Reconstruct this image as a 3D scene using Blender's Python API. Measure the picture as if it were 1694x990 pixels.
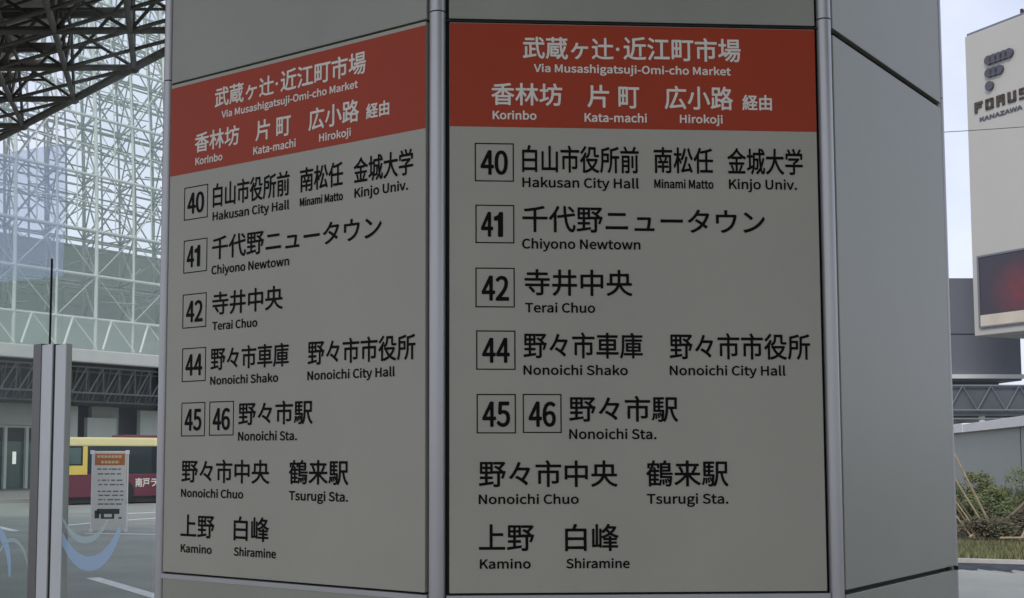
import bpy, bmesh, math, random, os
from mathutils import Vector, Matrix
R = math.radians
random.seed(7)
for o in list(bpy.data.objects):
    bpy.data.objects.remove(o)
sc = bpy.context.scene
COL = sc.collection

# ------------------------------------------------------------------ camera
cam_d = bpy.data.cameras.new('camera'); cam = bpy.data.objects.new('camera', cam_d); COL.objects.link(cam)
cam.location = (0, 0, 1.8)
cam.rotation_euler = (R(90 + 4.525), 0, 0)
cam_d.sensor_width = 36.0
cam_d.lens = 36.0 * 2050 / 1694
cam_d.shift_x = 93 / 1694
cam_d.shift_y = 95 / 1694
cam_d.clip_start = 0.05; cam_d.clip_end = 6000
sc.camera = cam
# ------------------------------------------------------------------ world
SUN_EL, SUN_AZ = 42.0, 205.0       # azimuth measured clockwise from +Y
w = bpy.data.worlds.new('World'); sc.world = w; w.use_nodes = True
nt = w.node_tree; nt.nodes.clear()
out = nt.nodes.new('ShaderNodeOutputWorld'); bg = nt.nodes.new('ShaderNodeBackground')
sky = nt.nodes.new('ShaderNodeTexSky'); sky.sky_type = 'NISHITA'; sky.sun_disc = False
sky.sun_elevation = R(SUN_EL); sky.sun_rotation = R(SUN_AZ); sky.air_density = 1.2; sky.dust_density = 2.5
tc = nt.nodes.new('ShaderNodeTexCoord'); mp = nt.nodes.new('ShaderNodeMapping'); mp.inputs['Scale'].default_value = (1, 1, 2.2)
nz = nt.nodes.new('ShaderNodeTexNoise'); nz.inputs['Scale'].default_value = 2.3; nz.inputs['Detail'].default_value = 8; nz.inputs['Roughness'].default_value = .6
rp = nt.nodes.new('ShaderNodeValToRGB'); rp.color_ramp.elements[0].position = .33; rp.color_ramp.elements[0].color = (.55, .55, .55, 1); rp.color_ramp.elements[1].position = .66; rp.color_ramp.elements[1].color = (.97, .97, .97, 1)
mx = nt.nodes.new('ShaderNodeMix'); mx.data_type = 'RGBA'; mx.inputs['B'].default_value = (8.1, 8.5, 10.2, 1)
nt.links.new(tc.outputs['Generated'], mp.inputs['Vector']); nt.links.new(mp.outputs[0], nz.inputs['Vector']); nt.links.new(nz.outputs['Fac'], rp.inputs[0])
nt.links.new(rp.outputs[0], mx.inputs['Factor']); nt.links.new(sky.outputs[0], mx.inputs['A']); nt.links.new(mx.outputs['Result'], bg.inputs[0])
bg.inputs[1].default_value = 0.12
nt.links.new(bg.outputs[0], out.inputs[0])
sun_d = bpy.data.lights.new('sun', 'SUN'); sun = bpy.data.objects.new('sun', sun_d); COL.objects.link(sun)
sun_d.energy = 1.4; sun_d.angle = R(14); sun_d.color = (1, .96, .9)
az = R(SUN_AZ); el = R(SUN_EL)
sdir = Vector((math.sin(az) * math.cos(el), math.cos(az) * math.cos(el), math.sin(el)))
sun.rotation_euler = sdir.to_track_quat('Z', 'Y').to_euler()
sc.view_settings.view_transform = 'Standard'; sc.view_settings.look = 'None'; sc.view_settings.gamma = 1
sc.view_settings.exposure = -0.05
sc.cycles.max_bounces = 8; sc.cycles.transparent_max_bounces = 24
sc.cycles.use_denoising = True

# ------------------------------------------------------------------ materials
def mat(name, col, rough=.6, metal=0., var=.0, vscale=3., bump=0., bscale=40., col2=None, spec=.5, streak=0.):
    m = bpy.data.materials.new(name); m.use_nodes = True
    n = m.node_tree; b = n.nodes['Principled BSDF']
    b.inputs['Base Color'].default_value = (*col, 1); b.inputs['Roughness'].default_value = rough
    b.inputs['Metallic'].default_value = metal; b.inputs['Specular IOR Level'].default_value = spec
    if var or col2 or streak:
        t = n.nodes.new('ShaderNodeTexCoord'); mp_ = n.nodes.new('ShaderNodeMapping')
        if streak: mp_.inputs['Scale'].default_value = (1, 1, .12)
        s = n.nodes.new('ShaderNodeTexNoise'); s.inputs['Scale'].default_value = vscale; s.inputs['Detail'].default_value = 7; s.inputs['Roughness'].default_value = .65
        r = n.nodes.new('ShaderNodeValToRGB'); v = var or streak
        r.color_ramp.elements[0].position = .3; r.color_ramp.elements[1].position = .7
        c2 = col2 or tuple(min(1, c * (1 + v)) for c in col)
        c1 = col if col2 else tuple(c * (1 - v) for c in col)
        r.color_ramp.elements[0].color = (*c1, 1); r.color_ramp.elements[1].color = (*c2, 1)
        n.links.new(t.outputs['Object'], mp_.inputs[0]); n.links.new(mp_.outputs[0], s.inputs['Vector'])
        n.links.new(s.outputs['Fac'], r.inputs[0]); n.links.new(r.outputs[0], b.inputs['Base Color'])
        mr = n.nodes.new('ShaderNodeMapRange'); mr.inputs['To Min'].default_value = max(.03, rough - .07); mr.inputs['To Max'].default_value = min(1, rough + .07)
        n.links.new(s.outputs['Fac'], mr.inputs['Value']); n.links.new(mr.outputs[0], b.inputs['Roughness'])
    if bump:
        t2 = n.nodes.new('ShaderNodeTexCoord'); s2 = n.nodes.new('ShaderNodeTexNoise'); s2.inputs['Scale'].default_value = bscale; s2.inputs['Detail'].default_value = 5
        bp = n.nodes.new('ShaderNodeBump'); bp.inputs['Strength'].default_value = bump; bp.inputs['Distance'].default_value = .02
        n.links.new(t2.outputs['Object'], s2.inputs['Vector']); n.links.new(s2.outputs['Fac'], bp.inputs['Height']); n.links.new(bp.outputs[0], b.inputs['Normal'])
    return m
def glass(name, tint, film, fac, rough=.05, refl=.6, back=False):
    """thin architectural glass: see-through, with a thin diffuse film and reflection"""
    m = bpy.data.materials.new(name); m.use_nodes = True; n = m.node_tree; n.nodes.clear()
    o = n.nodes.new('ShaderNodeOutputMaterial'); tr = n.nodes.new('ShaderNodeBsdfTransparent'); tr.inputs[0].default_value = (*tint, 1)
    df = n.nodes.new('ShaderNodeBsdfTranslucent' if back else 'ShaderNodeBsdfDiffuse'); df.inputs[0].default_value = (*film, 1)
    gl = n.nodes.new('ShaderNodeBsdfGlossy'); gl.inputs['Roughness'].default_value = rough; gl.inputs[0].default_value = (1, 1, 1, 1)
    lw = n.nodes.new('ShaderNodeLayerWeight'); pw = n.nodes.new('ShaderNodeMath'); pw.operation = 'POWER'; pw.inputs[1].default_value = 5
    fr = n.nodes.new('ShaderNodeMath'); fr.operation = 'MULTIPLY_ADD'; fr.inputs[1].default_value = refl; fr.inputs[2].default_value = refl * .04
    n.links.new(lw.outputs['Facing'], pw.inputs[0]); n.links.new(pw.outputs[0], fr.inputs[0])
    a = n.nodes.new('ShaderNodeMixShader'); b = n.nodes.new('ShaderNodeMixShader'); a.inputs[0].default_value = fac
    n.links.new(tr.outputs[0], a.inputs[1]); n.links.new(df.outputs[0], a.inputs[2])
    n.links.new(fr.outputs[0], b.inputs[0]); n.links.new(a.outputs[0], b.inputs[1]); n.links.new(gl.outputs[0], b.inputs[2]); n.links.new(b.outputs[0], o.inputs[0])
    return m
M = {}
M['clad'] = mat('painted_aluminium', (.325, .333, .275), .36, 0, var=.09, vscale=1.6, bump=.05, bscale=3, spec=.45)
M['clad_dark'] = mat('column_core', (.03, .03, .032), .7)
M['sign'] = mat('sign_sheet', (.415, .41, .34), .40, 0, spec=.35, var=.06, vscale=2.2, bump=.03, bscale=4)
M['red'] = mat('red_film', (.40, .046, .012), .45, 0, spec=.3, var=.06, vscale=3)
M['black'] = mat('black_vinyl', (.004, .004, .004), .6, spec=.12)
M['white_v'] = mat('white_vinyl', (.80, .78, .68), .5, 0, var=.03, vscale=20)
M['post'] = mat('anodised_trim', (.46, .46, .46), .3, .35, var=.05, vscale=4)
M['tube'] = mat('steel_tube', (.105, .095, .078), .5, 0, var=.25, vscale=1.3)
M['deck'] = mat('roof_deck', (.62, .60, .54), .75, 0, var=.15, vscale=.8)
M['asphalt'] = mat('asphalt', (.30, .31, .28), .9, 0, spec=.25, var=.14, vscale=.6, bump=.3, bscale=60)
M['paving'] = mat('paving', (.24, .235, .22), .85, 0, var=.15, vscale=2, bump=.2)
M['kerb'] = mat('kerb_stone', (.48, .46, .42), .8, 0, var=.15, vscale=3)
M['line'] = mat('road_paint', (.78, .78, .76), .7, 0, var=.12, vscale=6)
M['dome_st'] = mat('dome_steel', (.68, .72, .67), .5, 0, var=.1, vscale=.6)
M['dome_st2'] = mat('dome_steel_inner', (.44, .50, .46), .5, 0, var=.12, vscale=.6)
M['dome_skirt'] = mat('dome_skirt', (.55, .62, .56), .5, 0, var=.1, vscale=.25)
M['dome_gl'] = glass('dome_glass', (.985, .995, .99), (.84, .88, .88), .09, .08, .25)  # pale film paints a whitish haze over the lattice
M['eave'] = mat('eave_white', (.66, .65, .60), .6, 0, var=.06, vscale=.5)
M['concrete'] = mat('concrete', (.45, .48, .43), .8, 0, var=.1, vscale=.5)
M['concrete_l'] = mat('light_panel', (.62, .67, .60), .7, 0, var=.06, vscale=.4)
M['dark'] = mat('dark_soffit', (.035, .035, .04), .8)
M['tube2'] = mat('concourse_truss', (.14, .145, .14), .6, 0, var=.15, vscale=1)
M['dglass'] = mat('dark_glass', (.03, .04, .045), .12, 0)
M['teal'] = mat('teal_glass', (.10, .15, .14), .15, 0)
M['yellow'] = mat('bus_yellow', (.80, .60, .12), .3, 0, var=.04, vscale=1.5)
M['yellow_l'] = mat('bus_cream', (.86, .76, .38), .35, 0, var=.04, vscale=1.5)
M['maroon'] = mat('bus_maroon', (.15, .03, .055), .3, 0, var=.08, vscale=1.5)
M['tyre'] = mat('tyre', (.02, .02, .02), .9)
M['hub'] = mat('wheel_hub', (.35, .35, .36), .4, .5)
M['rubber'] = mat('black_gasket', (.012, .012, .012), .7)
M['alum'] = mat('aluminium_post', (.66, .68, .68), .4, .1, var=.04, vscale=5)
M['alum_shade'] = mat('shaded_aluminium', (.17, .165, .155), .45, .3, var=.05, vscale=5)  # aluminium darkened, shade of the post's side put into the colour
M['pane'] = glass('shelter_glass', (.955, .975, .96), (.62, .72, .68), .012, .02, .10)
M['pane_sky'] = glass('sky_reflect_glass', (.95, .97, .98), (.76, .84, 1.0), .26, .02, .2, True)  # pale blue film: the sky's reflection put into the glass colour
M['swirl_b'] = glass('blue_frost_film', (.95, .98, 1.0), (.48, .70, 1.0), .58, .3, .05)
M['swirl_t'] = glass('teal_frost_film', (.97, 1.0, .99), (.70, .95, .98), .34, .3, .05)
M['beige'] = mat('beige_facade', (.47, .46, .425), .7, 0, var=.04, vscale=.12)
M['beige2'] = mat('cream_band', (.60, .54, .44), .7, 0, var=.12, vscale=.4)
M['gfac'] = mat('grey_facade', (.165, .175, .205), .6, 0, var=.05, vscale=.1)
M['white'] = mat('white_trim', (.72, .72, .72), .6, 0, var=.05, vscale=.5)
M['logo'] = mat('logo_dark', (.08, .075, .10), .5, 0, var=.1, vscale=1)
M['letter'] = mat('letter_dark', (.055, .04, .03), .5, 0)
M['wallg'] = mat('parapet_panel', (.27, .295, .275), .5, 0, var=.08, vscale=.6, streak=0)
M['soil'] = mat('soil', (.11, .085, .06), .95, 0, var=.35, vscale=2.5, bump=.5, bscale=20)
M['grass'] = mat('grass', (.12, .145, .06), .9, 0, var=.3, vscale=1.2)
M['grass2'] = mat('grass_dry', (.24, .23, .12), .9, 0, var=.3, vscale=1.2)
M['leaf_a'] = mat('leaf_mid', (.085, .115, .045), .7, 0, var=.35, vscale=2)
M['leaf_b'] = mat('leaf_light', (.16, .185, .065), .7, 0, var=.35, vscale=2)
M['leaf_c'] = mat('leaf_brown', (.14, .12, .085), .8, 0, var=.35, vscale=2)
M['twig'] = mat('twig', (.09, .065, .045), .9)
M['timber'] = mat('timber', (.42, .35, .22), .85, 0, var=.25, vscale=6)
M['timber_d'] = mat('timber_weathered', (.20, .16, .11), .85, 0, var=.25, vscale=6)
M['banner'] = mat('banner_white', (.60, .575, .54), .6, 0, var=.05, vscale=2)
M['b_head'] = mat('banner_orange', (.40, .12, .03), .6, 0, var=.1, vscale=6)
M['b_grey'] = mat('print_grey', (.15, .15, .17), .7)
M['b_tan'] = mat('print_tan', (.60, .45, .28), .7)
M['b_black'] = mat('print_black', (.03, .03, .03), .7)
M['walk'] = mat('walkway_roof', (.09, .10, .115), .8, 0, var=.2, vscale=.6)
M['cable'] = mat('cable', (.08, .08, .08), .7)
# led screen showing a dim red picture
m = bpy.data.materials.new('led_screen'); m.use_nodes = True; n = m.node_tree; b = n.nodes['Principled BSDF']
b.inputs['Base Color'].default_value = (.035, .03, .04, 1); b.inputs['Roughness'].default_value = .35
t = n.nodes.new('ShaderNodeTexCoord'); mp_ = n.nodes.new('ShaderNodeMapping'); 
mp_.inputs['Location'].default_value = (-1.45, 0, -5.35); mp_.inputs['Scale'].default_value = (.33, .0, .40)
g = n.nodes.new('ShaderNodeTexGradient'); g.gradient_type = 'SPHERICAL'
nn = n.nodes.new('ShaderNodeTexNoise'); nn.inputs['Scale'].default_value = 1.6
r = n.nodes.new('ShaderNodeValToRGB'); r.color_ramp.elements[0].color = (.012, .011, .018, 1); r.color_ramp.elements[1].color = (.11, .009, .010, 1); r.color_ramp.elements[1].position = .8
mu = n.nodes.new('ShaderNodeMath'); mu.operation = 'MULTIPLY'; mu2 = n.nodes.new('ShaderNodeMath'); mu2.operation = 'MULTIPLY'; mu2.inputs[1].default_value = 1.7
n.links.new(t.outputs['Object'], mp_.inputs[0]); n.links.new(mp_.outputs[0], g.inputs[0]); n.links.new(t.outputs['Object'], nn.inputs['Vector'])
n.links.new(g.outputs['Fac'], mu.inputs[0]); n.links.new(nn.outputs['Fac'], mu.inputs[1]); n.links.new(mu.outputs[0], mu2.inputs[0]); n.links.new(mu2.outputs[0], r.inputs[0]); n.links.new(r.outputs[0], b.inputs['Emission Color'])
b.inputs['Emission Strength'].default_value = 1.0
M['screen'] = m

# ------------------------------------------------------------------ helpers
def tag(o, label=None, cat=None, group=None, kind=None):
    if label: o['label'] = label
    if cat: o['category'] = cat
    if group: o['group'] = group
    if kind: o['kind'] = kind
    return o
def empty(name, loc, rz=0, parent=None):
    o = bpy.data.objects.new(name, None); COL.objects.link(o); o.location = loc; o.rotation_euler = (0, 0, rz); o.empty_display_size = .2
    if parent: o.parent = parent
    return o
class MB:
    def __init__(s): s.v = []; s.f = []; s.mi = []
    def poly(s, pts, faces, mi=0):
        k = len(s.v); s.v += [tuple(p) for p in pts]; s.f += [tuple(i + k for i in f) for f in faces]; s.mi += [mi] * len(faces)
    def box(s, x0, x1, y0, y1, z0, z1, mi=0):
        s.poly([(x0, y0, z0), (x1, y0, z0), (x1, y1, z0), (x0, y1, z0), (x0, y0, z1), (x1, y0, z1), (x1, y1, z1), (x0, y1, z1)],
               [(0, 3, 2, 1), (4, 5, 6, 7), (0, 1, 5, 4), (1, 2, 6, 5), (2, 3, 7, 6), (3, 0, 4, 7)], mi)
    def prism(s, xy, z0, z1, mi=0):
        n = len(xy); s.poly([(x, y, z0) for x, y in xy] + [(x, y, z1) for x, y in xy],
            [tuple(range(n - 1, -1, -1)), tuple(range(n, 2 * n))] + [(i, (i + 1) % n, n + (i + 1) % n, n + i) for i in range(n)], mi)
    def tube(s, a, b, r, n=8, r2=None, mi=0):
        a = Vector(a); b = Vector(b); d = (b - a)
        if d.length < 1e-6: return
        d.normalize(); u = d.orthogonal().normalized(); v = d.cross(u); r2 = r if r2 is None else r2
        pts = []
        for p, rr in ((a, r), (b, r2)):
            for i in range(n):
                t = 2 * math.pi * i / n; pts.append(p + (u * math.cos(t) + v * math.sin(t)) * rr)
        s.poly(pts, [tuple(range(n - 1, -1, -1)), tuple(range(n, 2 * n))] + [(i, (i + 1) % n, n + (i + 1) % n, n + i) for i in range(n)], mi)
    def bar(s, a, b, w_, h, mi=0):
        a = Vector(a); b = Vector(b); d = (b - a).normalized(); u = d.cross(Vector((0, 0, 1)))
        if u.length < 1e-4: u = Vector((1, 0, 0))
        u.normalize(); v = u.cross(d).normalized(); pts = []
        for p in (a, b):
            for su, sv in ((-1, -1), (1, -1), (1, 1), (-1, 1)): pts.append(p + u * su * w_ / 2 + v * sv * h / 2)
        s.poly(pts, [(0, 1, 2, 3), (7, 6, 5, 4), (0, 4, 5, 1), (1, 5, 6, 2), (2, 6, 7, 3), (3, 7, 4, 0)], mi)
    def ball(s, c, r, mi=0, seg=8, rings=5):
        pts = [(c[0], c[1], c[2] + r)]
        for i in range(1, rings):
            th = math.pi * i / rings
            for j in range(seg): pts.append((c[0] + r * math.sin(th) * math.cos(2 * math.pi * j / seg), c[1] + r * math.sin(th) * math.sin(2 * math.pi * j / seg), c[2] + r * math.cos(th)))
        pts.append((c[0], c[1], c[2] - r)); f = []
        for j in range(seg):
            f.append((0, 1 + j, 1 + (j + 1) % seg)); L = len(pts) - 1; q = 1 + (rings - 2) * seg
            f.append((L, q + (j + 1) % seg, q + j))
            for i in range(rings - 2): a = 1 + i * seg; f.append((a + j, a + seg + j, a + seg + (j + 1) % seg, a + (j + 1) % seg))
        s.poly(pts, f, mi)
    def build(s, name, m, parent=None, smooth=False, bevel=0):
        me = bpy.data.meshes.new(name); me.from_pydata(s.v, [], s.f); me.update()
        for mm in (m if isinstance(m, (list, tuple)) else [m]): me.materials.append(mm)
        for p, i in zip(me.polygons, s.mi): p.material_index = i; p.use_smooth = smooth
        b_ = bmesh.new(); b_.from_mesh(me); bmesh.ops.recalc_face_normals(b_, faces=b_.faces)
        if bevel: bmesh.ops.bevel(b_, geom=list(b_.edges), offset=bevel, segments=2, profile=.6, affect='EDGES')
        b_.to_mesh(me); b_.free()
        if smooth and hasattr(me, 'set_sharp_from_angle'): me.set_sharp_from_angle(angle=R(35))
        o = bpy.data.objects.new(name, me); COL.objects.link(o)
        if parent: o.parent = parent
        return o
def box(name, m, parent, *a, bevel=0):
    b = MB(); b.box(*a); return b.build(name, m, parent, bevel=bevel)

# ------------------------------------------------------------------ text
try:
    FNT = bpy.data.fonts.load(os.path.join(bpy.utils.system_resource('DATAFILES', path='fonts'), 'Noto Sans CJK Regular.woff2'))
except Exception:
    FNT = None
_cache = {}
def glyph_mesh(s, latin=True):
    k = (s, latin)
    if k in _cache: return _cache[k]
    if s == '1':
        pts = [(0.42, 0), (.62, 0), (.62, 1), (.47, 1), (.43, .90), (.30, .83), (.2, .81), (.2, .68), (.42, .70)]
        res = ([(x * .55, y * .73) for x, y in pts], [tuple(range(len(pts)))]); _cache[k] = res; return res
    c = bpy.data.curves.new('t', 'FONT'); c.body = s; c.resolution_u = 4
    if latin and FNT: c.font = FNT
    o = bpy.data.objects.new('t', c); COL.objects.link(o)
    bpy.context.view_layer.update()
    me = o.evaluated_get(bpy.context.evaluated_depsgraph_get()).to_mesh()
    res = ([(v.co.x, v.co.y) for v in me.vertices], [tuple(p.vertices) for p in me.polygons])
    bpy.data.objects.remove(o); bpy.data.curves.remove(c)
    _cache[k] = res; return res
def bbox(v):
    xs = [p[0] for p in v]; ys = [p[1] for p in v]; return min(xs), max(xs), min(ys), max(ys)
def text(name, s, rect, m, parent, fit='box', bold=0., depth=.0006, strikes=8, latin=None):
    """lay a line of lettering into rect (u0,u1,v0,v1) of the parent's local x/z plane, facing local -y"""
    latin = all(ord(c) < 256 for c in s) if latin is None else latin
    u0, u1, v0, v1 = rect
    if s in ('40', '41', '42', '44', '45', '46'):
        V = []; F = []
        for i, ch in enumerate(s):
            v, f = glyph_mesh(ch); b = bbox(v); k = len(V); hh = b[3] - b[2]; w1 = .46 if ch != '1' else .33
            off = .53 * i + (0 if ch != '1' else .02)
            V += [((p[0] - b[0]) / (b[1] - b[0]) * w1 + off, (p[1] - b[2]) / hh) for p in v]; F += [tuple(j + k for j in g_) for g_ in f]
        B = (0, .99, 0, 1.0)
    else:
        V, F = glyph_mesh(s, latin); B = list(bbox(V))
        if fit == 'cap':
            H = bbox(glyph_mesh('H', latin)[0]); B[2] = 0; B[3] = H[3]
    sx = (u1 - u0 - 2 * bold) / (B[1] - B[0]); sz = (v1 - v0 - 2 * bold) / (B[3] - B[2])
    mb = MB()
    st = [(0, 0)] + ([(bold * math.cos(2 * math.pi * i / strikes), bold * math.sin(2 * math.pi * i / strikes)) for i in range(strikes)] if bold else [])
    for i, (dx, dz) in enumerate(st):
        mb.poly([(u0 + bold + (x - B[0]) * sx + dx, -depth - i * .00006, v0 + bold + (y - B[2]) * sz + dz) for x, y in V], F)
    me = bpy.data.meshes.new(name); me.from_pydata(mb.v, [], mb.f); me.materials.append(m)
    o = bpy.data.objects.new(name, me); COL.objects.link(o); o.parent = parent
    return o

# ================================================================== ground
g = MB(); g.poly([(-3000, -3000, -.15), (3000, -3000, -.15), (3000, 3000, -.15), (-3000, 3000, -.15)], [(0, 1, 2, 3)])
tag(g.build('road', M['asphalt']), kind='structure')
p = MB(); p.box(-12, 7, -14, 8.5, -.149, 0)
tag(p.build('platform', M['paving']), kind='structure')
k = MB(); k.box(-12.2, 7.2, 8.5, 8.68, -.149, .01); k.box(7, 7.2, -14, 8.5, -.149, .01); k.box(-12.2, -12, -14, 8.5, -.149, .01)
tag(k.build('platform_kerb', M['kerb']), kind='structure')
def stripe(a, b, w_, z=-.146):
    a = Vector((a[0], a[1], z)); b = Vector((b[0], b[1], z)); d = (b - a).normalized(); n_ = Vector((-d.y, d.x, 0)) * w_ / 2
    m_ = MB(); m_.poly([a - n_, b - n_, b + n_, a + n_], [(0, 1, 2, 3)]); return tag(m_.build('road_marking', M['line']), kind='structure')
stripe((-5.75, 19.85), (-1.9, 13.7), .22)
stripe((-11.2, 33.2), (-10.0, 36.8), .22); stripe((-10.0, 36.8), (-9.1, 38.6), .2)
stripe((-11.0, 41.0), (-8.0, 45.5), .25)
stripe((-13.1, 34.9), (-11.25, 31.9), .22)
stripe((-9.2, 31.0), (-5.0, 30.0), .2)
# pavement in front of the station, with kerb
T = Vector((.587, .81, 0)); N = Vector((-.81, .587, 0)); O = Vector((-22.2, 60, 0))
pv = MB(); Q = [O + T * -30 - N * 9, O + T * 40 - N * 9, O + T * 40 + N * 30, O + T * -30 + N * 30]
pv.prism([(q.x, q.y) for q in Q], -.149, 0)
tag(pv.build('station_pavement', M['paving']), kind='structure')
kb = MB(); Q = [O + T * -30 - N * 9.2, O + T * 40 - N * 9.2, O + T * 40 - N * 9, O + T * -30 - N * 9]
kb.prism([(q.x, q.y) for q in Q], -.149, .012); tag(kb.build('station_kerb', M['kerb']), kind='structure')

# ================================================================== canopy (space frame over the bus stop)
can = empty('bus_stop_canopy', (.33, 3.55, 0))
tag(can, 'dark steel space frame canopy with tubular trusses over the bus stop pillar', 'canopy')
inv = Matrix.Translation((-.33, -3.55, 0))
HZ = 7.3; E0 = Vector((-4.5840, 17.2860)); EJ = Vector((-1.3370, 1.5630)); UU = Vector((0.9898, -0.0139))
def LN(i, j, z=HZ): q = E0 + EJ * j - UU * i; return Vector((q.x, q.y, z)) - Vector((.33, 3.55, 0))
J0, J1, I1 = -22, 9, 20
TH = .85
for j in range(J0, J1 + 1):                 # chords along u
    m_ = MB(); m_.tube(LN(0, j), LN(I1, j), .046, 10); m_.build('chord_tube', M['tube'], can, True)
for c in range(-6, 26):                     # chords along v: constant i + j
    js = [j for j in range(J0, J1 + 1) if 0 <= c - j <= I1]
    if len(js) > 1:
        m_ = MB(); m_.tube(LN(c - js[0], js[0]), LN(c - js[-1], js[-1]), .042, 10); m_.build('chord_tube', M['tube'], can, True)
m_ = MB(); m_.tube(LN(0, J0), LN(0, J1), .06, 12); m_.build('edge_tube', M['tube'], can, True)
wb = MB(); nd = MB(); up = MB()
def UN(i, j): return LN(i + .5, j + .5, HZ + TH)
for j in range(J0, J1):
    for i in range(0, I1):
        near = (j > -9)
        if not near and (i + j) % 2: continue
        q = UN(i, j)
        for (a, b_) in ((i, j), (i + 1, j), (i, j + 1), (i + 1, j + 1)):
            wb.tube(LN(a, b_), q, .026, 6)
        if i < I1 - 1: up.tube(q, UN(i + 1, j), .034, 6)
        if near:
            up.tube(q, UN(i + 1, j + 1), .022, 6); wb.tube(LN(i, j), LN(i + 1, j + 1), .028, 6)
            wb.tube((q + LN(i, j)) / 2, (q + LN(i + 1, j)) / 2, .022, 5); wb.tube((q + LN(i, j + 1)) / 2, (q + LN(i + 1, j + 1)) / 2, .022, 5)
        if j < J1 - 1 and i > 0: up.tube(q, UN(i - 1, j + 1), .03, 6)
        if i == 0:
            nd = MB(); nd.ball(LN(i, j), .085, seg=12, rings=8); nd.build('joint_node', M['tube'], can, True)
wb.build('web_bracing', M['tube'], can, True); up.build('upper_grid', M['tube'], can, True);
# purlins and roof deck
pu = MB()
for j in range(J0, J1):
    pu.bar(LN(-.2, j + .35, HZ + TH + .15), LN(I1, j + .35, HZ + TH + .15), .08, .14)
    pu.bar(LN(-.2, j + .85, HZ + TH + .15), LN(I1, j + .85, HZ + TH + .15), .06, .1)
pu.build('purlins', M['tube'], can)
dk = MB(); Q = [LN(.25, J0), LN(.25, J1 - .3), LN(I1 + .5, J1 - .3), LN(I1 + .5, J0)]
dk.prism([(q.x, q.y) for q in Q], HZ + TH + .3, HZ + TH + .42); dk.build('roof_deck', M['deck'], can)

# ================================================================== the sign pillar
C0 = Vector((.33, 3.55, 0))
pil = empty('sign_pillar', (.33, 3.55, 0)); tag(pil, 'octagonal grey metal clad pillar carrying red and white bus route boards', 'pillar')
A = Vector((-.7152, 3.0423)); B = Vector((-.0582, 2.5721)); B2 = Vector((-.019, 2.5611)); C = Vector((.7787, 2.6084)); C2 = Vector((.8128, 2.6151)); D = Vector((1.277, 3.1969))
A2 = Vector((-.735, 3.062)); D2 = Vector((1.287, 3.225)); Eb = Vector((1.36, 4.04)); Fb = Vector((.73, 4.53)); Gb = Vector((-.12, 4.50)); Hb = Vector((-.70, 3.93))
ZT, ZB = 2.714, 1.514
seam = .007
top = HZ - .05
ring = [A2, A, B, B2, C, C2, D, D2, Eb, Fb, Gb, Hb]
def inset(q, d):
    c = Vector((C0.x, C0.y)); v = q - c; return q - v.normalized() * d - c
core = MB(); core.prism([tuple(inset(q, .022)) for q in ring], 0, top); core.build('core', M['clad_dark'], pil)
def frame_mat(a, b):
    d = (b - a); ang = math.atan2(d.y, d.x); return ang, d.length
def face_empty_obj(o, a, b, z=0):
    ang, L = frame_mat(a, b); o.parent = pil; o.location = (a.x - C0.x, a.y - C0.y, z); o.rotation_euler = (0, 0, ang); return L
def clad(a, b, zs, inset_e=.005):
    for z0, z1 in zs:
        ang, L = frame_mat(a, b); m_ = MB(); m_.box(inset_e, L - inset_e, .0, .014, z0 + seam / 2, z1 - seam / 2)
        o = m_.build('cladding_panel', M['clad'], None, bevel=.0015); face_empty_obj(o, a, b)
splits = [(0, .35), (.35, ZB - .004), (ZT + .008, 4.2), (4.2, 5.7), (5.7, top)]
clad(A, B, splits); clad(B2, C, [(0, .35), (.35, ZB - .004), (ZT + .004, 4.2), (4.2, 5.7), (5.7, top)])
fullS = [(0, .35), (.35, ZB - .003), (ZB, ZT - .005), (ZT + .003, 4.2), (4.2, 5.7), (5.7, top)]; full = [(0, .35), (.35, ZB), (ZB, ZT), (ZT, 4.2), (4.2, 5.7), (5.7, top)]
clad(C2, D, fullS); clad(D2, Eb, full); clad(Eb, Fb, full); clad(Fb, Gb, full); clad(Gb, Hb, full); clad(Hb, A2, full)
# round cover trims on the corners
def trim(c, r, zs):
    m_ = MB()
    for z0, z1 in zs: m_.tube((c.x - C0.x, c.y - C0.y, z0), (c.x - C0.x, c.y - C0.y, z1), r, 28)
    o = m_.build('corner_trim', M['post'], pil, True); return o
TZ = [(0, 2.7345), (2.7375, 4.6), (4.603, top)]
trim((B + B2) / 2 + Vector((0, .004)), .0172, TZ); trim((C + C2) / 2 + Vector((-.001, .003)), .0152, TZ)
trim((A + A2) / 2 + Vector((.004, .006)), .014, TZ); trim((D + D2) / 2 + Vector((-.007, .002)), .013, TZ)
for q in (Eb, Fb, Gb, Hb):
    c = Vector((C0.x, C0.y)); trim(q - (q - c).normalized() * .01, .018, TZ)
pg = box('end_cap', M['rubber'], pil, D.x - C0.x - .009, D.x - C0.x - .002, D.y - C0.y - .021, D.y - C0.y - .010, ZB - .006, ZB + .004)

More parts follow.
